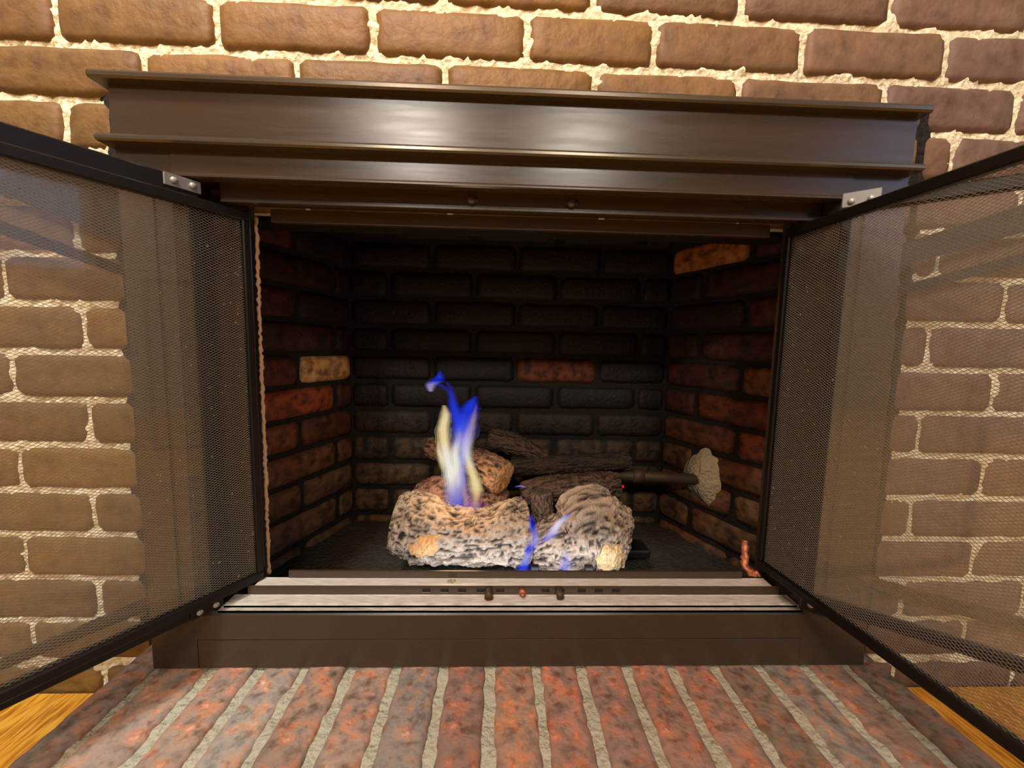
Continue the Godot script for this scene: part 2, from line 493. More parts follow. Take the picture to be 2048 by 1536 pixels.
func build_brick_wall() -> void:
	var o := base("wall_back")
	tag(o, "warm brown brick wall with smeared cream mortar behind the fireplace surround", "wall", "", "structure")
	# solid core round the fireplace opening
	var st := tool(false)
	var cl := -0.53; var cr := 0.61
	add_box(st, Vector3((-2.7 + cl) / 2, 1.15, -0.06), Vector3(cl + 2.7, 2.7, 0.1), 0.0)
	add_box(st, Vector3((2.7 + cr) / 2, 1.15, -0.06), Vector3(2.7 - cr, 2.7, 0.1), 0.0)
	add_box(st, Vector3((cl + cr) / 2, (2.5 + HOLE_T) / 2, -0.06), Vector3(cr - cl, 2.5 - HOLE_T, 0.1), 0.0)
	add_box(st, Vector3((cl + cr) / 2, -0.11, -0.06), Vector3(cr - cl, 0.18, 0.1), 0.0)
	put("wall_core", done(st), M.mortar, o)
	# lumpy mortar skin, slopped here and there over the brick edges
	put("mortar", mortar_skin(-1.3, 1.4, FLOOR_Y - 0.02, 1.14, 0.006), M.mortar, o)
	# bricks one by one in the stretch that the photograph shows
	var shared := [lin(0.50, 0.375, 0.18), lin(0.52, 0.38, 0.165), lin(0.455, 0.345, 0.18), lin(0.53, 0.40, 0.20), lin(0.475, 0.365, 0.19)]
	for r in range(-3, 15):
		var y0 := WALL_Y0 - COURSE * r
		var y1 := y0 + COURSE
		var js := row_joints(r)
		for i in js.size() - 1:
			var x0: float = js[i] + 0.0038 + rng.randf() * 0.0012
			var x1: float = js[i + 1] - 0.0038 - rng.randf() * 0.0012
			if x1 < -1.2 or x0 > 1.3: continue
			if y1 - 0.01 < HOLE_T + 0.0:
				if x0 > HOLE_L - 0.02 and x1 < HOLE_R + 0.02: continue
				if x0 < HOLE_L and x1 > HOLE_L: x1 = HOLE_L
				if x0 < HOLE_R and x1 > HOLE_R: x0 = HOLE_R
			var cx := (x0 + x1) / 2
			var tint: Color = shared[rng.randi() % shared.size()]
			tint = tint.lerp(lin(0.475, 0.38, 0.37), clampf((cx - 0.1) / 0.6, 0, 1) * 0.65)  # cooler tint rightwards: cool light on that side painted into the bricks
			var h := COURSE - 0.0088 - rng.randf() * 0.0014
			var b := put("brick", brick_mesh(x1 - x0, minf(h, y1 - FLOOR_Y), 0.03, tint), M.wall_brick, o, Vector3(cx, (y0 + y1) / 2 + rng.randf_range(-0.0006, 0.0006), 0.0014 + rng.randf_range(-0.0008, 0.0012)))
			b.rotation.z = rng.randf_range(-0.004, 0.004)
	# the rest of the wall, outside the photograph
	st = tool(false)
	for r in range(-25, 15):
		var js := row_joints(r)
		var off: float = js[0]
		for k in range(-9, 22):
			var x := off + k * 0.2045
			var y := WALL_Y0 - COURSE * (r - 0.5)
			if x < -2.55 or x > 2.4: continue
			if y > 2.36: continue
			if r >= -3 and x > -1.4 and x < 1.3: continue
			st.set_color(shared[posmod(k * 7 + r * 3, 5)])
			add_box(st, Vector3(x + 0.102, y, -0.008), Vector3(0.194, 0.057, 0.02), 0.003)
	tag(put("brick_field", done(st), M.wall_brick, o), "", "", "", "stuff")

func mortar_skin(x0: float, x1: float, y0: float, y1: float, cell: float) -> ArrayMesh:
	var n1 := noise(26.0, 7, 3)
	var n2 := noise(95.0, 8, 3)
	var nx := int((x1 - x0) / cell); var ny := int((y1 - y0) / cell)
	var v := PackedVector3Array(); var idx := PackedInt32Array(); var nor := PackedVector3Array()
	var H := func(x: float, y: float) -> float: return -0.0034 + n1.get_noise_2d(x, y) * 0.0042 + n2.get_noise_2d(x, y) * 0.0026
	for j in ny + 1:
		for i in nx + 1:
			var x := x0 + i * cell; var y := y0 + j * cell
			var z: float = H.call(x, y)
			v.append(Vector3(x, y, z))
			nor.append(Vector3(-(H.call(x + cell, y) - z) / cell, -(H.call(x, y + cell) - z) / cell, 1).normalized())
	for j in ny:
		for i in nx:
			var cx := x0 + (i + 0.5) * cell; var cy := y0 + (j + 0.5) * cell
			if cx > HOLE_L and cx < HOLE_R and cy < HOLE_T: continue
			var a := j * (nx + 1) + i
			idx.append_array(PackedInt32Array([a, a + nx + 2, a + 1, a, a + nx + 1, a + nx + 2]))
	var arr := []
	arr.resize(Mesh.ARRAY_MAX)
	arr[Mesh.ARRAY_VERTEX] = v; arr[Mesh.ARRAY_NORMAL] = nor; arr[Mesh.ARRAY_INDEX] = idx
	var am := ArrayMesh.new()
	am.add_surface_from_arrays(Mesh.PRIMITIVE_TRIANGLES, arr)
	return am

# ------------------------------------------------------------------ oak floor
func build_floor() -> void:
	var o := base("floor")
	tag(o, "golden oak strip floor showing on both sides of the brick hearth", "floor", "", "structure")
	put("subfloor", box_mesh(Vector3(0, FLOOR_Y - 0.07, 2.25), Vector3(5.4, 0.1, 4.9)), M.room_paint, o)
	var field := tool(false)
	var x := -2.6
	while x < 2.6:
		var near := (x > -1.35 and x < -0.45) or (x > 0.5 and x < 1.4)
		var under := x > -0.5 and x < 0.5
		var z := 0.004
		var first := true
		while z < 4.64:
			var L := minf(4.65 - z, rng.randf_range(0.5, 1.1) if not first else rng.randf_range(0.25, 0.95))
			var f := rng.randf_range(0.82, 1.05)
			var c := Color(f, f * rng.randf_range(0.93, 1.02), f * 0.95)
			c = Color(minf(c.r, 1), minf(c.g, 1), minf(c.b, 1))
			if near and z < 0.9:
				var st := tool(false)
				st.set_color(c)
				add_box(st, Vector3.ZERO, Vector3(0.0562, 0.018, L - 0.0008), 0.0012)
				put("plank", done(st), M.oak, o, Vector3(x + 0.0285, FLOOR_Y - 0.009, z + L / 2))
			elif not (under and z + L < 0.4):
				field.set_color(c)
				add_box(field, Vector3(x + 0.0285, FLOOR_Y - 0.009, z + L / 2), Vector3(0.0562, 0.018, L - 0.0008), 0.0012)
			z += L
			first = false
		x += 0.057
	tag(put("plank_field", done(field), M.oak, o), "", "", "", "stuff")

# ------------------------------------------------------------------ hearth
func build_hearth() -> void:
	var o := base("hearth")
	tag(o, "raised hearth of rough weathered red bricks on edge with grey joints", "hearth", "", "structure")
	put("hearth_bed", box_mesh(Vector3(0.026, (FLOOR_Y - 0.006) / 2, 0.216), Vector3(1.06, -FLOOR_Y - 0.006, 0.43), 0.004), M.hearth_mortar, o)
	# lumpy joints between the bricks
	var n := noise(30.0, 17, 3)
	var st := tool()
	var cell := 0.007
	var nx := int(1.064 / cell); var nz := int(0.43 / cell)
	var pt := func(i: int, j: int) -> Vector3:
		var x := -0.506 + i * cell; var z := 0.002 + j * cell
		return Vector3(x, -0.0042 + n.get_noise_2d(x, z) * 0.004, z)
	for i in nx:
		for j in nz:
			quad(st, pt.call(i, j), pt.call(i, j + 1), pt.call(i + 1, j + 1), pt.call(i + 1, j))
	put("joint_mortar", done(st), M.hearth_mortar, o)
	var edges := [-0.510, -0.4615, -0.386, -0.324, -0.262, -0.198, -0.135, -0.070, -0.006, 0.059, 0.122, 0.186, 0.250, 0.314, 0.378, 0.444, 0.506, 0.566]
	var tints := [lin(0.98, 0.90, 0.86), lin(0.98, 0.90, 0.85), lin(0.98, 0.88, 0.82), lin(1.0, 0.96, 0.93), lin(0.95, 0.85, 0.78), lin(0.98, 0.88, 0.82), lin(0.88, 0.86, 0.84), lin(0.86, 0.74, 0.7), lin(1.0, 0.84, 0.74), lin(0.96, 0.8, 0.74), lin(0.92, 0.8, 0.76), lin(0.98, 0.82, 0.76), lin(0.96, 0.82, 0.76), lin(0.84, 0.78, 0.72), lin(0.9, 0.88, 0.86), lin(0.95, 0.84, 0.78), lin(0.8, 0.74, 0.7)]
	for row in 2:
		for i in edges.size() - 1:
			var w: float = edges[i + 1] - edges[i] - (0.0125 if i > 0 else 0.008)
			var L := 0.208
			var c: Color = tints[i] if row == 0 else tints[(i * 5 + 3) % tints.size()]
			var b := put("hearth_brick", brick_mesh(w, L, 0.05, c, 8, 22, 0.004, 0.0016, 0.10), M.hearth_brick, o, Vector3((edges[i] + edges[i + 1]) / 2 + rng.randf_range(-0.001, 0.001), 0.0 + rng.randf_range(-0.001, 0.0012), 0.006 + L / 2 + row * 0.217))
			b.rotation = Vector3(-PI / 2, rng.randf_range(-0.012, 0.012), 0)

# ------------------------------------------------------------------ firebox
func build_firebox() -> void:
	var TOP := 0.80
	var BL := Vector3(-0.365, 0, -0.39); var BR := Vector3(0.418, 0, -0.39)
	var FL := Vector3(-0.50, 0, -0.02); var FR := Vector3(0.578, 0, -0.02)
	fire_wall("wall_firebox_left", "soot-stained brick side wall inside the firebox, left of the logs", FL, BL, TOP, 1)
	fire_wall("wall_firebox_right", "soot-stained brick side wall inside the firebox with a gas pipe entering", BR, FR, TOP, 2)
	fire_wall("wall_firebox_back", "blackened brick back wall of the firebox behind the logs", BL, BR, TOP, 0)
	var st := tool(false)
	add_box(st, Vector3(0.03, TOP + 0.03, -0.245), Vector3(1.3, 0.06, 0.41), 0.0)
	# sooty lintel behind the header and returns behind the jambs
	add_box(st, Vector3(0.03, 0.72, -0.145), Vector3(1.12, 0.14, 0.06), 0.0)
	tag(put("ceiling_firebox", done(st), M.soot_mortar), "black soot-covered roof of the firebox above the flames", "firebox roof", "", "structure")
	st = tool()
	var n := noise(22.0, 19, 4)
	var cell := 0.012
	var pt := func(i: int, j: int) -> Vector3:
		var x := -0.51 + i * cell; var z := -0.42 + j * cell
		return Vector3(x, -0.002 + n.get_noise_2d(x, z) * 0.006, z)
	for i in 91:
		for j in 32:
			quad(st, pt.call(i, j), pt.call(i, j + 1), pt.call(i + 1, j + 1), pt.call(i + 1, j))
	var fl := put("floor_firebox", done(st), M.ash_floor)
	tag(fl, "dark ash-dusted firebox floor under the gas logs", "firebox floor", "", "structure")
	put("floor_slab", box_mesh(Vector3(0.035, -0.06, -0.23), Vector3(1.06, 0.09, 0.38)), M.ash_floor, fl)

func fire_wall(called: String, label: String, a: Vector3, b: Vector3, top: float, side: int) -> void:
	# seen from inside the firebox, a is the left end and b the right end
	var u := (b - a).normalized()
	var nrm := u.cross(Vector3.UP).normalized() * -1.0
	var L := a.distance_to(b)
	if nrm.dot(Vector3(0.03, 0, -0.15) - (a + b) / 2) < 0: nrm = -nrm
	var o := base(called)
	o.transform = Transform3D(Basis(u, Vector3.UP, u.cross(Vector3.UP)), a)
	if u.cross(Vector3.UP).dot(nrm) < 0:
		o.transform = Transform3D(Basis(-u, Vector3.UP, -u.cross(Vector3.UP)), b)
	tag(o, label, "firebox wall", "", "structure")
	put("wall_core", box_mesh(Vector3(L / 2, top / 2 - 0.02, -0.055), Vector3(L + 0.06, top + 0.04, 0.1), 0.0), M.soot_mortar, o)
	var y0 := 0.022
	for r in range(-1, 12):
		var x := -0.11 if posmod(r, 2) == 0 else -0.005
		if side == 1: x += 0.045
		while x < L:
			var xa := maxf(x, 0.002); var xb := minf(x + 0.197, L - 0.002)
			x += 0.207
			if xb - xa < 0.025: continue
			var y := y0 + r * COURSE + 0.029
			if y + 0.03 > top: continue
			var cx := (xa + xb) / 2
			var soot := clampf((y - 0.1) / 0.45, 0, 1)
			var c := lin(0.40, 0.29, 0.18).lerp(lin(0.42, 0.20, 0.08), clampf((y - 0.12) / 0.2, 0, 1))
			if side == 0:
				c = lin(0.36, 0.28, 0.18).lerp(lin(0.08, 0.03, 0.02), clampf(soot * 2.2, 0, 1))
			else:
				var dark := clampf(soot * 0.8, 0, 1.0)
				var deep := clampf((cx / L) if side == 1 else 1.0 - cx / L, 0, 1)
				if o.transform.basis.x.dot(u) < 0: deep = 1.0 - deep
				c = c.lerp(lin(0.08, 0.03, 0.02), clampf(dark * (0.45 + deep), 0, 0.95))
			var f := rng.randf_range(0.75, 1.25)
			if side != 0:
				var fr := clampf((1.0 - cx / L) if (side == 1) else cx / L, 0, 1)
				f *= 1.0 + 1.0 * fr * clampf(1.2 - absf(y - 0.4) * 3.0, 0, 1)  # front bricks brightened at mid height, painting the orange glow in
			c = Color(c.r * f, c.g * f, c.b * f)
			if side == 2 and r == 9 and cx < 0.2: c = lin(0.75, 0.5, 0.28)
			if side == 2 and r == 5 and cx > 0.2: c = lin(0.5, 0.3, 0.16)
			if side == 1 and r == 5 and cx > 0.2: c = lin(0.85, 0.66, 0.42)
			if side == 1 and r == 4 and cx < 0.25: c = lin(0.62, 0.3, 0.13)
			if side == 0 and r == 5 and cx > 0.45 and cx < 0.6: c = lin(0.4, 0.2, 0.1)
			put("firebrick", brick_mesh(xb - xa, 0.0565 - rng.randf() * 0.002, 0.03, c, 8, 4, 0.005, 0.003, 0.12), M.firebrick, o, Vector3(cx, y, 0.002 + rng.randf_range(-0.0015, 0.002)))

# ------------------------------------------------------------------ metal surround
func build_surround() -> void:
	var o := base("fireplace_surround", Vector3.ZERO)
	tag(o, "bronze-brown metal fireplace surround with stepped hood standing on the brick hearth", "fireplace")
	var XL := -0.464
	var F := 0.0674
	# stiles, their outer edges a little spread at the foot
	for s in [0, 1]:
		var st := tool(false)
		if s == 0:
			plate(st, PackedVector2Array([Vector2(XL, 0.0005), Vector2(-0.404, 0.0005), Vector2(-0.401, 0.676), Vector2(XL, 0.676)]), 0.004, F)
		else:
			plate(st, PackedVector2Array([Vector2(0.532, 0.0005), Vector2(0.436, 0.0005), Vector2(0.432, 0.676), Vector2(0.5165, 0.676)]), 0.004, F)
		put("stile", done(st), M.bronze, o)
		# raised bead along the stile
		st = tool(false)
		var x := -0.434 if s == 0 else 0.474
		plate(st, PackedVector2Array([Vector2(x - 0.012, 0.085), Vector2(x + 0.012, 0.085), Vector2(x + 0.012, 0.641), Vector2(x - 0.012, 0.641)]), F - 0.002, F + 0.003)
		put("stile_bead", done(st), M.bronze, o)
	# header panel over the opening
	var st := tool(false)
	extrude(st, PackedVector2Array([Vector2(0.01, 0.676), Vector2(F + 0.0012, 0.676), Vector2(F + 0.0012, 0.6475), Vector2(F + 0.003, 0.645), Vector2(F + 0.003, 0.643), Vector2(F, 0.6418), Vector2(0.058, 0.6418), Vector2(0.058, 0.65), Vector2(0.01, 0.65)]), -0.4, 0.444)
	put("header_panel", done(st), M.bronze, o)
	# fascia of the hood
	st = tool(false)
	add_box(st, Vector3((-0.4642 + 0.5165) / 2, 0.71, 0.0365), Vector3(0.9807, 0.07, 0.071), 0.0015)
	put("fascia", done(st), M.bronze, o)
	# two ledges with a rounded nose
	for k in 2:
		var y: float = [0.7525, 0.6838][k]
		var t: float = [0.0100, 0.0090][k]
		st = tool(false)
		var z := 0.0842
		extrude(st, PackedVector2Array([Vector2(0.004, y), Vector2(z - 0.006, y), Vector2(z - 0.002, y - 0.0012), Vector2(z, y - 0.004), Vector2(z, y - t + 0.002), Vector2(z - 0.002, y - t), Vector2(0.004, y - t)]), [-0.4752, -0.4715][k], [0.5215, 0.5195][k])
		put("ledge", done(st), M.bronze_edge, o)
	# plinth under the opening: upper and lower panels with a seam between
	st = tool(false)
	extrude(st, PackedVector2Array([Vector2(0.03, 0.0432), Vector2(F + 0.0006, 0.0432), Vector2(F + 0.0006, 0.078), Vector2(F - 0.001, 0.0805), Vector2(F - 0.001, 0.0838), Vector2(0.03, 0.0838)]), -0.4038, 0.4365)
	put("plinth_panel", done(st), M.bronze, o)
	st = tool(false)
	add_box(st, Vector3(0.0163, 0.0208, 0.0378), Vector3(0.840, 0.0412, 0.0584), 0.0004)
	put("plinth_panel", done(st), M.bronze, o)
	# lower track: a stair of folded strips
	var tr := put("lower_track", stair([[0.0664, 0.0838], [0.0600, 0.0838], [0.0600, 0.088]], -0.3755, 0.434), M.track_metal, o)
	put("track_strip", stair([[0.0600, 0.0866], [0.0568, 0.0866], [0.0568, 0.0888]], -0.372, 0.4325), M.steel, tr)
	put("track_strip", stair([[0.0572, 0.0884], [0.0400, 0.0884], [0.0400, 0.089]], -0.3705, 0.432), M.track_metal, tr)
	put("track_riser", stair([[0.0402, 0.088], [0.0400, 0.088], [0.0396, 0.1025], [0.0390, 0.1025]], -0.352, 0.420), M.bronze, tr)
	put("track_strip", stair([[0.0396, 0.1028], [0.0220, 0.1028], [0.0220, 0.1035]], -0.342, 0.408), M.track_metal, tr)
	put("sill_lip", stair([[0.0222, 0.102], [0.0218, 0.1135], [0.0190, 0.1135], [0.0190, 0.09]], -0.304, 0.374), M.bronze, tr)
	# slots, two damper knobs and a copper screw on the riser
	for x in [-0.100, -0.074, -0.049, -0.022, 0.006, 0.072, 0.094, 0.125, 0.150, 0.175]:
		put("slot", box_mesh(Vector3(x, 0.0955, 0.0403), Vector3(0.0115, 0.0042, 0.0014), 0.0004), M.slot_dark, tr)
		put("slot_rim", box_mesh(Vector3(x, 0.0928, 0.0407), Vector3(0.0125, 0.0008, 0.0010), 0.0003), M.bronze_edge, tr)
	for k in [[-0.0105, M.pipe], [0.0915, M.pipe]]:
		var x: float = k[0]
		st = tool()
		add_tube(st, PackedVector3Array([Vector3(x, 0.0965, 0.040), Vector3(x, 0.0955, 0.047), Vector3(x, 0.0945, 0.0535)]), 0.0054, 14)
		put("knob", done(st), k[1], tr)
	st = tool()
	add_tube(st, PackedVector3Array([Vector3(0.038, 0.0945, 0.040), Vector3(0.038, 0.094, 0.0455)]), 0.0052, 12)
	add_tube(st, PackedVector3Array([Vector3(0.038, 0.094, 0.045), Vector3(0.0385, 0.0935, 0.050)]), 0.0026, 8)
	put("screw", done(st), M.copper_screw, tr)
	# dried drips on the strips
	for k in [[-0.0655, 0.0287, M.plaster_patch, 0.1037], [-0.010, 0.0475, M.copper_screw, 0.0892]]:
		st = tool()
		var ring := PackedVector3Array()
		for i in 20:
			var a := TAU * i / 20.0
			ring.append(Vector3(k[0] + cos(a) * 0.0068, k[3] - 0.0006, k[1] + sin(a) * 0.0052 * (1.0 + 0.2 * sin(a))))
		var top := Vector3(k[0], k[3] + 0.0006, k[1])
		for i in 20: tri(st, top, ring[(i + 1) % 20], ring[i])
		put("drip", done(st), k[2], tr)
	# upper track: folded strips under the header
	var up := put("upper_track", box_mesh(Vector3(0.033, 0.640, 0.030), Vector3(0.79, 0.027, 0.024), 0.001), M.bronze, o)
	st = tool(false)
	add_box(st, Vector3(0.033, 0.6245, 0.043), Vector3(0.785, 0.0035, 0.006), 0.0006)
	add_box(st, Vector3(0.033, 0.6475, 0.050), Vector3(0.785, 0.003, 0.016), 0.0006)
	put("track_bead", done(st), M.bronze, up)
	put("damper_rail", box_mesh(Vector3(0.0315, 0.6165, 0.0135), Vector3(0.69, 0.0172, 0.009), 0.0008), M.bronze, up)
	for x in [-0.041, 0.090]:
		st = tool()
		add_tube(st, PackedVector3Array([Vector3(x, 0.636, 0.041), Vector3(x, 0.635, 0.0455)]), 0.0062, 12)
		add_tube(st, PackedVector3Array([Vector3(x + 0.006, 0.636, 0.041), Vector3(x + 0.007, 0.6355, 0.0435)]), 0.0035, 8)
		put("screw", done(st), M.bronze_edge, up)
	# jambs inside the opening
	for s in [0, 1]:
		st = tool(false)
		var xo: float = [-0.43, 0.432][s]
		var xi: float = [-0.346, 0.475][s]
		var x0: float = [-0.4075, 0.440][s]
		add_box(st, Vector3((xo + xi) / 2, 0.36, 0.004), Vector3(absf(xi - xo), 0.56, 0.012), 0.001)
		add_box(st, Vector3(x0, 0.36, 0.032), Vector3(0.012, 0.56, 0.062), 0.001)
		put("jamb", done(st), M.bronze, o)
	st = tool(false)
	add_box(st, Vector3(0.426, 0.36, 0.004), Vector3(0.036, 0.56, 0.012), 0.001)
	put("jamb", done(st), M.bronze, o)
	# frayed rope gasket down the left jamb
	var nz := noise(120.0, 91, 3)
	st = tool()
	var path := PackedVector3Array()
	for i in 131:
		var t := i / 130.0
		path.append(Vector3(-0.3385 - 0.002 * t + 0.0016 * nz.get_noise_1d(t * 3.0), lerpf(0.617, 0.1, t), 0.008 + 0.0015 * nz.get_noise_1d(t * 4.0 + 9.0)))
	add_tube(st, path, 0.0024, 7, 0.0022, nz)
	put("rope_gasket", done(st), M.gasket, o)
	# a loose end of the gasket curling at the right foot
	st = tool()
	var pts := spline([[Vector3(0.392, 0.150, -0.004)], [Vector3(0.388, 0.132, 0.004)], [Vector3(0.384, 0.118, 0.012)], [Vector3(0.392, 0.108, 0.018)], [Vector3(0.40, 0.112, 0.02)]], 24)
	path = PackedVector3Array()
	for p in pts: path.append(p[0])
	add_tube(st, path, 0.005, 9, 0.004, nz)
	put("rope_gasket", done(st), M.copper_screw, o)

# a strip whose upper side follows the given (z, y) points
func stair(p: Array, x0: float, x1: float) -> ArrayMesh:
	var st := tool(false)
	var prof := PackedVector2Array()
	for q in p: prof.append(Vector2(q[0], q[1]))
	prof.append(Vector2(p[-1][0] - 0.0015, p[-1][1] - 0.001))
	prof.append(Vector2(p[-1][0] - 0.0015, p[0][1] - 0.006))
	prof.append(Vector2(p[0][0], p[0][1] - 0.006))
	extrude(st, prof, x0, x1)
	return done(st)

# ------------------------------------------------------------------ mesh screen doors
func build_screen_doors() -> void:
	screen_door(Vector3(-0.341, 0, 0.022), deg_to_rad(-122.0), 0.1036, 0.6185, "black-framed wire mesh door swung open on the left side of the firebox", 11)
	screen_door(Vector3(0.399, 0, 0.022), deg_to_rad(-84.0), 0.124, 0.6185, "black-framed wire mesh door swung open on the right side of the firebox", 12)

func screen_door(at: Vector3, turn: float, y0: float, y1: float, label: String, s: int) -> void:
	var o := base("mesh_door", at, turn)
	tag(o, label, "screen door", "mesh screen doors of the fireplace")
	var W := 0.372
	for y in [y0 + 0.0062, y1 - 0.0068]:
		var st := tool(false)
		add_box(st, Vector3(W / 2, y, 0), Vector3(W, 0.0125, 0.011), 0.0016)
		put("rail", done(st), M.black_metal, o)
	for x in [0.0045, W - 0.005]:
		put("stile", box_mesh(Vector3(x, (y0 + y1) / 2, 0), Vector3(0.009, y1 - y0 - 0.024, 0.011), 0.0015), M.black_metal, o)
	# woven wire, two sets of slanting strands passing over and under each other
	var st := tool(false)
	var lo := Vector2(0.008, y0 + 0.011); var hi := Vector2(W - 0.008, y1 - 0.011)
	var pitch := 0.0029
	var r := 0.00027
	for k in 2:
		var ang := deg_to_rad(27.0 if k == 0 else -33.0)
		var d := Vector2(cos(ang), sin(ang)); var n := Vector2(-d.y, d.x)
		var lim := [lo.dot(n), hi.dot(n), Vector2(lo.x, hi.y).dot(n), Vector2(hi.x, lo.y).dot(n)]
		var q: float = lim.min()
		while q < lim.max():
			q += pitch
			var p := n * q
			var t0 := -1e9; var t1 := 1e9
			for ax in 2:
				var ta := (lo[ax] - p[ax]) / d[ax]; var tb := (hi[ax] - p[ax]) / d[ax]
				t0 = maxf(t0, minf(ta, tb)); t1 = minf(t1, maxf(ta, tb))
			if t1 - t0 < 0.002: continue
			var a := p + d * t0; var b := p + d * t1
			var z: float = [-1, 1][k] * r * 0.9
			for e in 4:
				var a1 := PI / 4 + e * PI / 2; var a2 := a1 + PI / 2
				var o1 := Vector3(n.x * cos(a1), n.y * cos(a1), sin(a1)) * r; var o2 := Vector3(n.x * cos(a2), n.y * cos(a2), sin(a2)) * r
				var cuts := maxi(1, int((t1 - t0) / 0.02))
				for c in cuts:
					var pa := a.lerp(b, float(c) / cuts); var pb := a.lerp(b, float(c + 1) / cuts)
					var A := Vector3(pa.x, pa.y, z); var B := Vector3(pb.x, pb.y, z)
					poly_out(st, [A + o1, B + o1, B + o2, A + o2], (A + B) / 2)
	tag(put("wire_mesh", done(st), M.mesh_wire, o), "", "", "", "stuff")
	# specks of white lint caught in the weave
	rng.seed = 500 + s
	st = tool(false)
	for i in 70:
		var u := pow(rng.randf(), 2.2) * 0.14 + 0.01
		var y := y0 + 0.015 + rng.randf() * (y1 - y0 - 0.06)
		var L := rng.randf_range(0.001, 0.0032)
		add_box(st, Vector3.ZERO, Vector3(L, 0.0006, 0.0006), 0.0001, Transform3D(Basis(Vector3.BACK, rng.randf_range(-1.2, 0.2)), Vector3(u, y, (-0.0012 if s == 12 else 0.0012))))
	tag(put("lint", done(st), M.lint, o), "white lint flecks", "", "", "stuff")

# ------------------------------------------------------------------ glass doors folded back behind the screens
func leaf(at: Vector3, turn: float, W: float, y0: float, y1: float, label: String, side: float, rail := 0.015) -> Node3D:
	var o := base("glass_door", at, turn)
	tag(o, label, "glass door", "glass door leaves folded back")
	for y in [y0 + rail / 2, y1 - rail / 2]:
		put("rail", box_mesh(Vector3(W / 2, y, 0), Vector3(W, rail, 0.012), 0.0016), M.black_metal, o)
	for x in [0.005, W - 0.006]:
		put("stile", box_mesh(Vector3(x, (y0 + y1) / 2, 0), Vector3(0.010, y1 - y0 - rail * 2, 0.012), 0.0015), M.black_metal, o)
	put("pane", box_mesh(Vector3(W / 2, (y0 + y1) / 2, 0), Vector3(W - 0.02, y1 - y0 - 0.028, 0.004), 0.0002), M.pane, o)
	for y in [y1 - 0.003, y0 + 0.003]:
		var b := put("hinge_bracket", box_mesh(Vector3(0.017, y + signf(y - 0.3) * (0.002 if side > 0 else -0.005), side * 0.0075), Vector3(0.036, 0.018 if side > 0 else 0.0145, 0.003), 0.0008), M.zinc if y > 0.3 else M.black_metal, o)
		for x in [0.008, 0.026]:
			var st := tool()
			var ys: float = y if side > 0 else y - signf(y - 0.3) * 0.005
			add_tube(st, PackedVector3Array([Vector3(x, ys, side * 0.008), Vector3(x, ys, side * 0.0115)]), 0.0036, 12)
			put("screw", done(st), M.steel, b)
	return o

func build_glass_leaves() -> void:
	leaf(Vector3(-0.379, 0, 0.0565), deg_to_rad(-123.5), 0.38, 0.086, 0.6405, "glass door leaf in thin black frame directly behind the left mesh door", -1.0, 0.0215)
	leaf(Vector3(0.424, 0, 0.078), deg_to_rad(-38.0), 0.38, 0.106, 0.6355, "glass door leaf in black frame opened wide behind the right mesh door", 1.0)
	# unidentified dark bars, placed as flat plates close against the brick wall
	wall_bars("dark bars and band close against the brickwork left of the surround",
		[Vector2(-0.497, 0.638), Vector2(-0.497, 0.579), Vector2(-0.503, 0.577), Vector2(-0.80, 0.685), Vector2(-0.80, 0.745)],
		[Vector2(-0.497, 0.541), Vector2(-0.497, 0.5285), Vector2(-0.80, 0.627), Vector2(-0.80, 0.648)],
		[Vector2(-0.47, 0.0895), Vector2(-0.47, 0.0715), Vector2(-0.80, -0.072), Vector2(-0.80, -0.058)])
	wall_bars("dark bars and band close against the brickwork right of the surround",
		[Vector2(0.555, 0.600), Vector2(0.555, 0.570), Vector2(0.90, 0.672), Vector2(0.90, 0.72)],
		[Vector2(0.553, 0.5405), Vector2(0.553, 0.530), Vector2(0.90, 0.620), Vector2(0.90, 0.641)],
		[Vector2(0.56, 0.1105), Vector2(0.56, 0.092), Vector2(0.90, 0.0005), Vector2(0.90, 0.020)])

func wall_bars(label: String, a: Array, b: Array, c: Array) -> void:
	var o := base("dark_wall_bars", Vector3(a[0].x, 0, 0.026))
	tag(o, label, "door leaf", "dark bars against the wall")
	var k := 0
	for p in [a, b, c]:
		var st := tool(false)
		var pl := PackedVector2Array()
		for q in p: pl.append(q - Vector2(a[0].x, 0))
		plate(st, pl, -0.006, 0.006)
		put(["top_band", "cross_bar", "bottom_bar"][k], done(st), M.black_metal, o)
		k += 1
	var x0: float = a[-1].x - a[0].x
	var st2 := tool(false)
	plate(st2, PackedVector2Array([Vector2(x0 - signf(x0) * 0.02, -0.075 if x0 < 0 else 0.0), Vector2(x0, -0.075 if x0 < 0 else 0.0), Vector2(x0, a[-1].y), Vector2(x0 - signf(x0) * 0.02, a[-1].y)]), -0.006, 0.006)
	put("stile", done(st2), M.black_metal, o)  # upright joining the outer ends of the bars

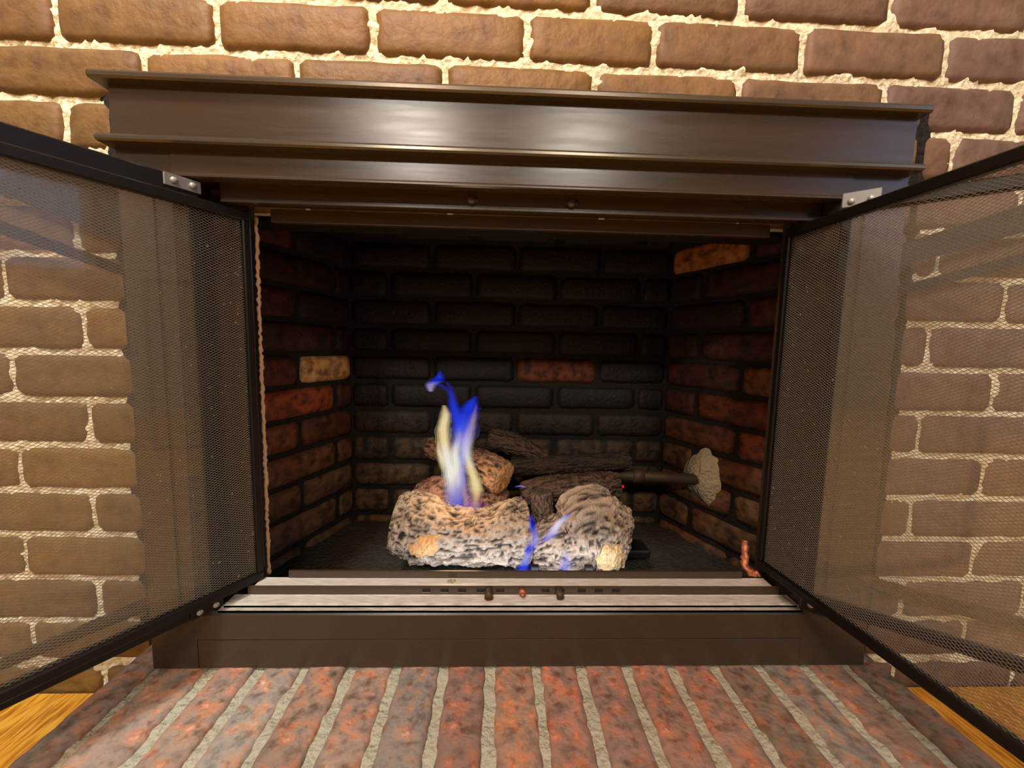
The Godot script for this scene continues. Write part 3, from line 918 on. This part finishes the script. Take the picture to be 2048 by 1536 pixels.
# ------------------------------------------------------------------ grate and gas pipe
func build_grate_and_pipe() -> void:
	var o := base("log_grate", Vector3(0.02, 0, -0.18))
	tag(o, "black iron grate under the gas logs with square bar tips", "grate")
	for x in [-0.14, -0.045, 0.0475, 0.143]:
		var st := tool(false)
		var up: bool = x > 0.0
		add_box(st, Vector3(x, 0.016, 0.0), Vector3(0.014, 0.012, 0.2), 0.0015)
		if up: add_box(st, Vector3(x, 0.038, 0.106), Vector3(0.0145, 0.056, 0.012), 0.0015)
		put("bar", done(st), M.iron, o)
	for z in [-0.07, 0.055]:
		put("cross_bar", box_mesh(Vector3(0, 0.006, z), Vector3(0.46, 0.010, 0.014), 0.0015), M.iron, o)
	var st := tool(false)
	add_box(st, Vector3(0.253, 0.055, -0.03), Vector3(0.022, 0.11, 0.018), 0.002)
	add_box(st, Vector3(0.262, 0.04, 0.0), Vector3(0.05, 0.016, 0.05), 0.003)
	put("end_post", done(st), M.iron, o)
	# gas pipe with its plastered hole in the right wall
	var g := base("gas_pipe", Vector3(0.45, 0.16, -0.27))
	tag(g, "short gas pipe running from the log set into the right firebox wall", "pipe")
	st = tool()
	add_tube(st, PackedVector3Array([Vector3(-0.2, 0.002, -0.01), Vector3(-0.10, 0.0, -0.005), Vector3(-0.02, -0.003, 0.0), Vector3(0.05, -0.005, 0.005)]), 0.0125, 14)
	put("tube", done(st), M.pipe, g)
	st = tool()
	add_tube(st, PackedVector3Array([Vector3(-0.145, 0.001, -0.008), Vector3(-0.12, 0.001, -0.007)]), 0.017, 8)
	put("coupling", done(st), M.pipe, g)
	st = tool()
	var nz := noise(35.0, 44, 3)
	var u := Vector3(0.16, 0, 0.37).normalized()
	var c := Vector3(0.0, 0.0, 0.0)
	var nr := Vector3(-u.z, 0, u.x)
	for ring in 6:
		for k in 28:
			var P := func(rr: int, kk: int) -> Vector3:
				var a := TAU * kk / 28.0
				var f := rr / 6.0
				var R := (0.052 + 0.016 * nz.get_noise_2d(cos(a) * 0.02, sin(a) * 0.02) + 0.004 * nz.get_noise_2d(cos(a) * 0.12, sin(a) * 0.12 + 4.0)) * f
				return c + u * cos(a) * R * 0.9 + Vector3.UP * (sin(a) * R * 1.15) + nr * (0.022 * (1.0 - f * f) + 0.006 * nz.get_noise_2d(cos(a) * R * 30.0, sin(a) * R * 30.0) - 0.004)
			quad(st, P.call(ring, k), P.call(ring + 1, k), P.call(ring + 1, k + 1), P.call(ring, k + 1))
	put("plaster_collar", done(st), M.plaster_patch, g, Vector3(0.012, 0.0, 0.0))

# ------------------------------------------------------------------ gas logs
# rows of [centre, radius, flatten]; bark is ridged along the log
func log_mesh(rows: Array, s: int, bark: float, dark: Color, light: Color, cut: Color, nu := 90, nv := 72, cap0 := true, cap1 := true) -> Array:
	var pts := spline(rows, nu)
	var path := PackedVector3Array()
	for p in pts: path.append(p[0])
	var fr := frames(path)
	var n1 := noise(1.0, s, 3, FastNoiseLite.TYPE_SIMPLEX_SMOOTH, FastNoiseLite.FRACTAL_RIDGED)
	var n2 := noise(1.0, s + 1, 3)
	var len := 0.0
	var V := []; var C := []
	for i in path.size():
		if i > 0: len += path[i].distance_to(path[i - 1])
		var ring := PackedVector3Array(); var cr := PackedColorArray()
		var t := float(i) / nu
		for k in nv:
			var a := TAU * k / nv
			var r: float = pts[i][1]
			var warp := n2.get_noise_3d(len * 14.0, cos(a) * 1.2, sin(a) * 1.2)
			var rid := n1.get_noise_3d(len * 9.0 + warp * 1.0, cos(a) * r * 130.0 + warp * 1.3, sin(a) * r * 130.0 + warp * 1.3)
			var knob := n2.get_noise_3d(len * 45.0 + 90.0, cos(a) * 3.5, sin(a) * 3.5)
			var lump := n2.get_noise_3d(len * 16.0 + 40.0, cos(a) * 1.5, sin(a) * 1.5)
			var e := minf(1.0, minf(t, 1.0 - t) / 0.05)
			var rr: float = r * (1.0 + lump * 0.13 + knob * 0.09) * (0.90 + 0.10 * sqrt(e)) + bark * (rid - 0.2)
			ring.append(path[i] + (fr[i][1] * cos(a) + fr[i][2] * sin(a) * pts[i][2]) * rr)
			cr.append(dark.lerp(light, clampf(smoothstep(-0.15, 0.68, rid) + lump * 0.3 + knob * 0.35, 0, 1)))
		V.append(ring); C.append(cr)
	var st := tool()
	var add := func(v: Vector3, c: Color) -> void:
		st.set_color(c); st.add_vertex(v)
	for i in nu:
		for k in nv:
			var k2 := (k + 1) % nv
			var q := [[V[i][k], C[i][k]], [V[i + 1][k], C[i + 1][k]], [V[i + 1][k2], C[i + 1][k2]], [V[i][k2], C[i][k2]]]
			for t in [[0, 2, 1], [0, 3, 2]]:
				for w in t: add.call(q[w][0], q[w][1])
	var ends := tool()
	for e in [0, nu]:
		if (e == 0 and not cap0) or (e == nu and not cap1): continue
		var dir: Vector3 = fr[e][0] * (1.0 if e == nu else -1.0)
		var prev: PackedVector3Array = V[e]
		for ring in range(1, 6):
			var f := 1.0 - ring / 5.0
			var cur := PackedVector3Array()
			for k in nv:
				var w: Vector3 = path[e] + (V[e][k] - path[e]) * f
				cur.append(w + dir * (0.0015 + 0.004 * n2.get_noise_3d(w.x * 90.0, w.y * 90.0, w.z * 90.0)))
			for k in nv:
				var k2 := (k + 1) % nv
				var p := [prev[k], prev[k2], cur[k2], cur[k]]
				if e == 0: p.reverse()
				for t in [[0, 2, 1], [0, 3, 2]]:
					for w in t:
						var rel: Vector3 = p[w] - path[e]
						ends.set_color(cut.lerp(dark, clampf(0.25 + 0.5 * n2.get_noise_3d(rel.x * 160.0, rel.y * 45.0, rel.z * 160.0), 0, 0.8)))
						ends.add_vertex(p[w])
			prev = cur
	return [done(st), done(ends)]

func make_log(called: String, label: String, rows: Array, s: int, bark: float, dark: Color, light: Color, cut: Color, cap0 := true, cap1 := true, nu := 90, nv := 72) -> Node3D:
	var at: Vector3 = rows[0][0]
	var loc := []
	for r in rows: loc.append([r[0] - at, r[1], r[2]])
	var o := base(called, at)
	tag(o, label, "gas log", "ceramic gas logs in the firebox")
	var m := log_mesh(loc, s, bark, dark, light, cut, nu, nv, cap0, cap1)
	put("bark", m[0], M.log_bark, o)
	if cap0 or cap1: put("cut_end", m[1], M.log_bark, o)
	return o

func build_logs() -> void:
	var grey_d := lin(0.09, 0.06, 0.04); var grey_l := lin(0.68, 0.60, 0.51)
	var tan := lin(0.80, 0.60, 0.38)
	var brown_d := lin(0.12, 0.08, 0.06); var brown_l := lin(0.52, 0.40, 0.30)
	var black_d := lin(0.05, 0.04, 0.035); var black_l := lin(0.24, 0.19, 0.15)
	var o := make_log("gas_log", "large pale front log, left half, with a tan chipped patch on its bark",
		[[Vector3(-0.195, 0.104, -0.152), 0.050, 1.1], [Vector3(-0.15, 0.098, -0.150), 0.057, 1.1], [Vector3(-0.09, 0.086, -0.145), 0.052, 1.0], [Vector3(-0.02, 0.084, -0.145), 0.050, 1.0], [Vector3(0.03, 0.092, -0.145), 0.055, 1.1], [Vector3(0.060, 0.094, -0.148), 0.054, 1.05]], 101, 0.0048, grey_d, grey_l, tan, true, true, 120, 96)
	# the chipped patch: a shallow tan facet on the front of the log
	var st := tool()
	var nz := noise(60.0, 55, 3)
	var P := func(i: int, j: int) -> Vector3:
		var a := i / 14.0 * 2.0 - 1.0; var b := j / 8.0 * 2.0 - 1.0
		var sq := Vector2(a * sqrt(1.0 - b * b * 0.5), b * sqrt(1.0 - a * a * 0.5))
		var rr := 1.0 + 0.25 * nz.get_noise_2d(sq.x * 0.03 + 2.0, sq.y * 0.03)
		return Vector3(0.067 + sq.x * 0.032 * rr, -0.014 + sq.y * 0.021 * rr + sq.x * 0.006, 0.0665 - sq.length_squared() * 0.012 + 0.0035 * nz.get_noise_2d(a * 0.3, b * 0.8))
	for i in 14:
		for j in 8:
			for t in [[0, 2, 1], [0, 3, 2]]:
				var q := [P.call(i, j), P.call(i + 1, j), P.call(i + 1, j + 1), P.call(i, j + 1)]
				for w in t:
					st.set_color(tan.lerp(brown_d, clampf(0.1 + 0.6 * nz.get_noise_2d(q[w].x * 8.0, q[w].y * 2.0), 0, 0.8)))
					st.add_vertex(q[w])
	tag(put("tan_patch", done(st), M.log_bark, o), "tan chipped patch")
	o = make_log("gas_log", "pale front log, right half, rising to a peak beside the small white flame",
		[[Vector3(0.066, 0.058, -0.140), 0.032, 1.0], [Vector3(0.10, 0.066, -0.142), 0.042, 1.1], [Vector3(0.14, 0.074, -0.145), 0.050, 1.2], [Vector3(0.175, 0.092, -0.148), 0.056, 1.5], [Vector3(0.212, 0.086, -0.15), 0.054, 1.3], [Vector3(0.246, 0.076, -0.15), 0.046, 1.15]], 131, 0.0048, grey_d, grey_l, tan, true, true, 110, 96)
	st = tool()  # grooved patch; its tan is a warm shade tint painted in
	var P2 := func(i: int, j: int) -> Vector3:
		var a := i / 14.0 * 2.0 - 1.0; var b := j / 10.0 * 2.0 - 1.0
		var sq := Vector2(a * sqrt(1.0 - b * b * 0.3), b * sqrt(1.0 - a * a * 0.3))
		var rr := 1.0 + 0.2 * nz.get_noise_2d(sq.x * 0.03 + 7.0, sq.y * 0.03)
		return Vector3(0.144 + sq.x * 0.029 * rr, 0.010 + sq.y * 0.027 * rr, 0.0535 - sq.length_squared() * 0.010 - sq.x * 0.004 + 0.0035 * nz.get_noise_2d(a * 0.05, b * 1.2))
	for i in 14:
		for j in 10:
			for t in [[0, 2, 1], [0, 3, 2]]:
				var q := [P2.call(i, j), P2.call(i + 1, j), P2.call(i + 1, j + 1), P2.call(i, j + 1)]
				for w in t:
					st.set_color(lin(0.84, 0.70, 0.50).lerp(brown_d, clampf(0.1 + 0.8 * nz.get_noise_2d(q[w].x * 0.5, q[w].y * 9.0), 0, 0.8)))
					st.add_vertex(q[w])
	tag(put("tan_patch", done(st), M.log_bark, o), "grooved patch with its warm shade tint painted in")
	make_log("gas_log", "pinkish brown log bowed up directly behind the tall flame",
		[[Vector3(-0.168, 0.118, -0.215), 0.032, 1.0], [Vector3(-0.12, 0.128, -0.215), 0.048, 1.0], [Vector3(-0.05, 0.118, -0.215), 0.046, 1.0], [Vector3(0.015, 0.104, -0.215), 0.040, 1.0]], 151, 0.004, lin(0.20, 0.13, 0.10), lin(0.56, 0.42, 0.35), tan)
	make_log("gas_log", "slanting brown cross log with a square sawn tan end, right of the flame",
		[[Vector3(-0.152, 0.225, -0.265), 0.021, 1.1], [Vector3(-0.09, 0.218, -0.24), 0.026, 1.0], [Vector3(-0.03, 0.203, -0.205), 0.029, 1.0], [Vector3(0.012, 0.189, -0.172), 0.031, 1.15]], 171, 0.0028, brown_d, brown_l, lin(0.84, 0.62, 0.38))
	make_log("gas_log", "short charred split log lying highest at the back of the pile",
		[[Vector3(-0.022, 0.243, -0.285), 0.024, 0.9], [Vector3(0.04, 0.228, -0.275), 0.025, 0.9], [Vector3(0.106, 0.202, -0.265), 0.017, 0.9]], 191, 0.0035, black_d, lin(0.34, 0.26, 0.19), lin(0.3, 0.2, 0.13))
	make_log("gas_log", "long charred log lying across the back with a pale right tip",
		[[Vector3(0.03, 0.186, -0.255), 0.022, 0.9], [Vector3(0.12, 0.192, -0.255), 0.023, 0.85], [Vector3(0.22, 0.198, -0.255), 0.022, 0.85], [Vector3(0.288, 0.202, -0.255), 0.018, 0.85]], 211, 0.003, black_d, black_l, lin(0.46, 0.36, 0.28))
	o = make_log("gas_log", "thick charred log under the long one, glowing red at its right end",
		[[Vector3(0.05, 0.138, -0.215), 0.026, 1.0], [Vector3(0.13, 0.150, -0.218), 0.029, 1.0], [Vector3(0.20, 0.154, -0.22), 0.030, 1.0], [Vector3(0.258, 0.160, -0.222), 0.022, 1.1]], 231, 0.004, black_d, lin(0.36, 0.29, 0.23), lin(0.25, 0.2, 0.16))
	st = tool(false)
	add_box(st, Vector3(0.2125, 0.02, 0.0), Vector3(0.008, 0.006, 0.006), 0.002)
	tag(put("ember", done(st), M.ember, o), "red glowing ember")
	make_log("gas_log", "short upright brown stub between the two front logs",
		[[Vector3(0.098, 0.060, -0.178), 0.024, 1.0], [Vector3(0.092, 0.11, -0.178), 0.022, 1.0], [Vector3(0.088, 0.158, -0.182), 0.020, 1.0]], 251, 0.004, lin(0.1, 0.075, 0.06), lin(0.42, 0.34, 0.27), lin(0.3, 0.24, 0.2), true, true, 50, 60)

# ------------------------------------------------------------------ flames: nested closed shells that glow and let light through
func flame_mesh(rows: Array, n := 40, s := 1) -> ArrayMesh:
	var pts := spline(rows, n)
	var nz := noise(1.0, s, 2)
	var st := tool()
	var sides := 16
	for shell in [1.3, 1.0, 0.7, 0.4]:
		var V := []; var C := []
		for i in n + 1:
			var c: Vector3 = pts[i][0]
			var w: float = maxf(pts[i][1], 0.0004) * shell
			var rgb: Vector3 = pts[i][2]
			var al: float = clampf(pts[i][3], 0.0, 1.0)
			var ring := PackedVector3Array()
			for k in sides:
				var a := TAU * k / sides
				var wob := 1.0 + 0.35 * nz.get_noise_3d(cos(a) * 1.6, sin(a) * 1.6 + shell * 0.4, c.y * 32.0)
				ring.append(c + Vector3(cos(a) * w * wob, 0, sin(a) * w * 0.6 * wob))
			V.append(ring)
			C.append(Color(clampf(rgb.x, 0, 1), clampf(rgb.y, 0, 1), clampf(rgb.z, 0, 1), al * (0.06 + 0.26 * (1.3 - shell))))
		for i in n:
			for k in sides:
				var k2 := (k + 1) % sides
				var q := [V[i][k], V[i][k2], V[i + 1][k2], V[i + 1][k]]
				var cc := [C[i], C[i], C[i + 1], C[i + 1]]
				for t in [[0, 1, 2], [0, 2, 3]]:
					for w in t:
						st.set_color(cc[w]); st.add_vertex(q[w])
	return done(st)

func build_flames() -> void:
	var yel := Vector3(1.0, 0.80, 0.42); var wht := Vector3(1.0, 0.95, 0.84); var blu := Vector3(0.02, 0.05, 0.85); var pale := Vector3(0.45, 0.42, 0.95); var org := Vector3(0.9, 0.55, 0.25); var deep := Vector3(0.02, 0.02, 0.45)
	var o := base("flame", Vector3(-0.065, 0.12, -0.16))
	tag(o, "tall gas flame, blue above and pale yellow below, rising from the front log", "flame", "gas flames among the logs")
	var z := 0.0
	# left yellow tongue
	put("flame_tongue", flame_mesh([[Vector3(-0.020, 0.0, z), 0.013, blu, 0.3], [Vector3(-0.023, 0.035, z), 0.013, pale, 0.5], [Vector3(-0.026, 0.075, z), 0.0126, wht, 0.99], [Vector3(-0.034, 0.115, z), 0.0117, wht, 1.00], [Vector3(-0.040, 0.145, z), 0.0108, yel, 1.00], [Vector3(-0.041, 0.172, z), 0.0108, yel, 0.99], [Vector3(-0.037, 0.195, z), 0.0090, yel, 0.81], [Vector3(-0.040, 0.214, z), 0.004, org, 0.35]], 56, 3), M.flame, o)
	put("flame_tongue", flame_mesh([[Vector3(-0.040, 0.085, z + 0.004), 0.003, org, 0.2], [Vector3(-0.043, 0.105, z + 0.004), 0.0063, yel, 0.58], [Vector3(-0.049, 0.128, z + 0.003), 0.0045, yel, 0.58], [Vector3(-0.050, 0.145, z + 0.003), 0.002, org, 0.2]], 24, 4), M.flame, o)
	# middle strands
	put("flame_tongue", flame_mesh([[Vector3(-0.012, 0.0, z), 0.011, blu, 0.5], [Vector3(-0.010, 0.045, z), 0.010, pale, 0.45], [Vector3(-0.015, 0.09, z), 0.0099, wht, 0.81], [Vector3(-0.018, 0.125, z), 0.0081, wht, 0.81], [Vector3(-0.012, 0.15, z), 0.008, pale, 0.55], [Vector3(-0.010, 0.18, z), 0.004, blu, 0.4]], 44, 5), M.flame, o)
	put("flame_tongue", flame_mesh([[Vector3(0.004, 0.005, z + 0.005), 0.007, Vector3(0.6, 0.3, 0.5), 0.35], [Vector3(0.003, 0.03, z + 0.005), 0.005, org, 0.35], [Vector3(-0.002, 0.065, z + 0.004), 0.008, pale, 0.4], [Vector3(-0.004, 0.11, z + 0.004), 0.008, Vector3(0.5, 0.5, 1.0), 0.5], [Vector3(0.002, 0.15, z), 0.006, pale, 0.4], [Vector3(0.006, 0.18, z), 0.002, blu, 0.3]], 40, 6), M.flame, o)
	# right yellow tongue
	put("flame_tongue", flame_mesh([[Vector3(0.020, 0.0, z), 0.010, blu, 0.4], [Vector3(0.022, 0.028, z), 0.008, org, 0.4], [Vector3(0.023, 0.055, z), 0.0108, yel, 0.92], [Vector3(0.014, 0.085, z), 0.0090, yel, 0.87], [Vector3(0.004, 0.12, z), 0.0090, wht, 0.58], [Vector3(0.008, 0.155, z), 0.010, Vector3(0.8, 0.6, 0.75), 0.35], [Vector3(0.016, 0.19, z), 0.006, org, 0.25], [Vector3(0.022, 0.22, z), 0.002, deep, 0.15]], 52, 7), M.flame, o)
	# blue upper body
	put("flame_tongue", flame_mesh([[Vector3(-0.010, 0.10, z - 0.004), 0.014, pale, 0.2], [Vector3(-0.005, 0.14, z - 0.004), 0.019, pale, 0.4], [Vector3(-0.001, 0.17, z - 0.004), 0.021, Vector3(0.12, 0.16, 0.95), 0.6], [Vector3(0.003, 0.195, z - 0.004), 0.019, blu, 0.75], [Vector3(0.011, 0.218, z - 0.004), 0.011, blu, 0.7], [Vector3(0.020, 0.232, z - 0.004), 0.003, deep, 0.4]], 40, 9), M.flame, o)
	put("flame_tongue", flame_mesh([[Vector3(-0.010, 0.165, z), 0.010, blu, 0.5], [Vector3(-0.017, 0.195, z), 0.011, blu, 0.75], [Vector3(-0.024, 0.222, z), 0.008, blu, 0.55], [Vector3(-0.027, 0.245, z), 0.005, deep, 0.4], [Vector3(-0.034, 0.258, z), 0.003, deep, 0.25]], 30, 11), M.flame, o)
	# blue skirt at the foot
	put("flame_tongue", flame_mesh([[Vector3(0.0, -0.006, z), 0.027, blu, 0.6], [Vector3(0.0, 0.012, z), 0.032, blu, 0.5], [Vector3(0.0, 0.035, z), 0.030, Vector3(0.2, 0.12, 0.6), 0.25], [Vector3(0.0, 0.06, z), 0.024, Vector3(0.3, 0.2, 0.5), 0.08]], 30, 13), M.flame, o)
	o = base("flame", Vector3(-0.12, 0.362, -0.16))
	tag(o, "small detached blue wisp of flame floating above the tall flame", "flame", "gas flames among the logs")
	put("flame_tongue", flame_mesh([[Vector3(-0.010, -0.002, 0), 0.004, Vector3(0.5, 0.4, 0.8), 0.5], [Vector3(-0.010, 0.010, 0), 0.009, Vector3(0.45, 0.35, 0.8), 0.6], [Vector3(0.0, 0.018, 0), 0.012, blu, 0.65], [Vector3(0.006, 0.026, 0), 0.007, blu, 0.6], [Vector3(0.008, 0.038, 0), 0.002, deep, 0.3]], 30, 15), M.flame, o)
	put("flame_tongue", flame_mesh([[Vector3(0.002, 0.012, 0), 0.007, blu, 0.4], [Vector3(0.016, 0.006, 0), 0.006, deep, 0.4], [Vector3(0.026, -0.006, 0), 0.003, deep, 0.3]], 20, 16), M.flame, o)
	o = base("flame", Vector3(0.096, 0.10, -0.095))
	tag(o, "slanting white and violet flame licking up the notch of the right front log", "flame", "gas flames among the logs")
	put("flame_tongue", flame_mesh([[Vector3(-0.012, 0.0, 0), 0.007, blu, 0.6], [Vector3(0.002, 0.012, 0), 0.009, pale, 0.8], [Vector3(0.012, 0.030, 0), 0.008, Vector3(0.9, 0.85, 1.0), 0.95], [Vector3(0.026, 0.045, 0), 0.006, pale, 0.7], [Vector3(0.036, 0.052, 0), 0.002, blu, 0.4]], 30, 17), M.flame, o)
	o = base("flame", Vector3(0.05, 0.038, -0.088))
	tag(o, "blue flame creeping up the gap between the two front logs", "flame", "gas flames among the logs")
	put("flame_tongue", flame_mesh([[Vector3(-0.004, 0.0, 0), 0.018, pale, 0.6], [Vector3(-0.002, 0.014, 0), 0.010, blu, 0.9], [Vector3(0.004, 0.034, 0), 0.007, Vector3(0.3, 0.35, 1.0), 0.8], [Vector3(0.009, 0.052, 0), 0.010, blu, 0.7], [Vector3(0.018, 0.066, 0), 0.008, pale, 0.6], [Vector3(0.014, 0.086, -0.01), 0.006, blu, 0.6], [Vector3(0.011, 0.104, -0.02), 0.003, blu, 0.35]], 40, 19), M.flame, o)
	o = base("flame", Vector3(0.122, 0.045, -0.082))
	tag(o, "faint blue flame on the face of the right front log", "flame", "gas flames among the logs")
	put("flame_tongue", flame_mesh([[Vector3(0.0, -0.006, 0), 0.010, blu, 0.45], [Vector3(0.001, 0.015, 0), 0.011, Vector3(0.1, 0.15, 1.0), 0.4], [Vector3(0.002, 0.04, 0), 0.008, Vector3(0.3, 0.3, 0.9), 0.15], [Vector3(0.002, 0.05, 0), 0.004, pale, 0.05]], 24, 21), M.flame, o)
	o = base("flame", Vector3(0.04, 0.172, -0.17))
	tag(o, "tiny blue flame beside the sawn end of the cross log", "flame", "gas flames among the logs")
	put("flame_tongue", flame_mesh([[Vector3(-0.004, 0.0, 0), 0.004, blu, 0.6], [Vector3(0.006, 0.002, 0), 0.004, pale, 0.6], [Vector3(0.016, -0.002, 0), 0.002, blu, 0.4]], 16, 23), M.flame, o)
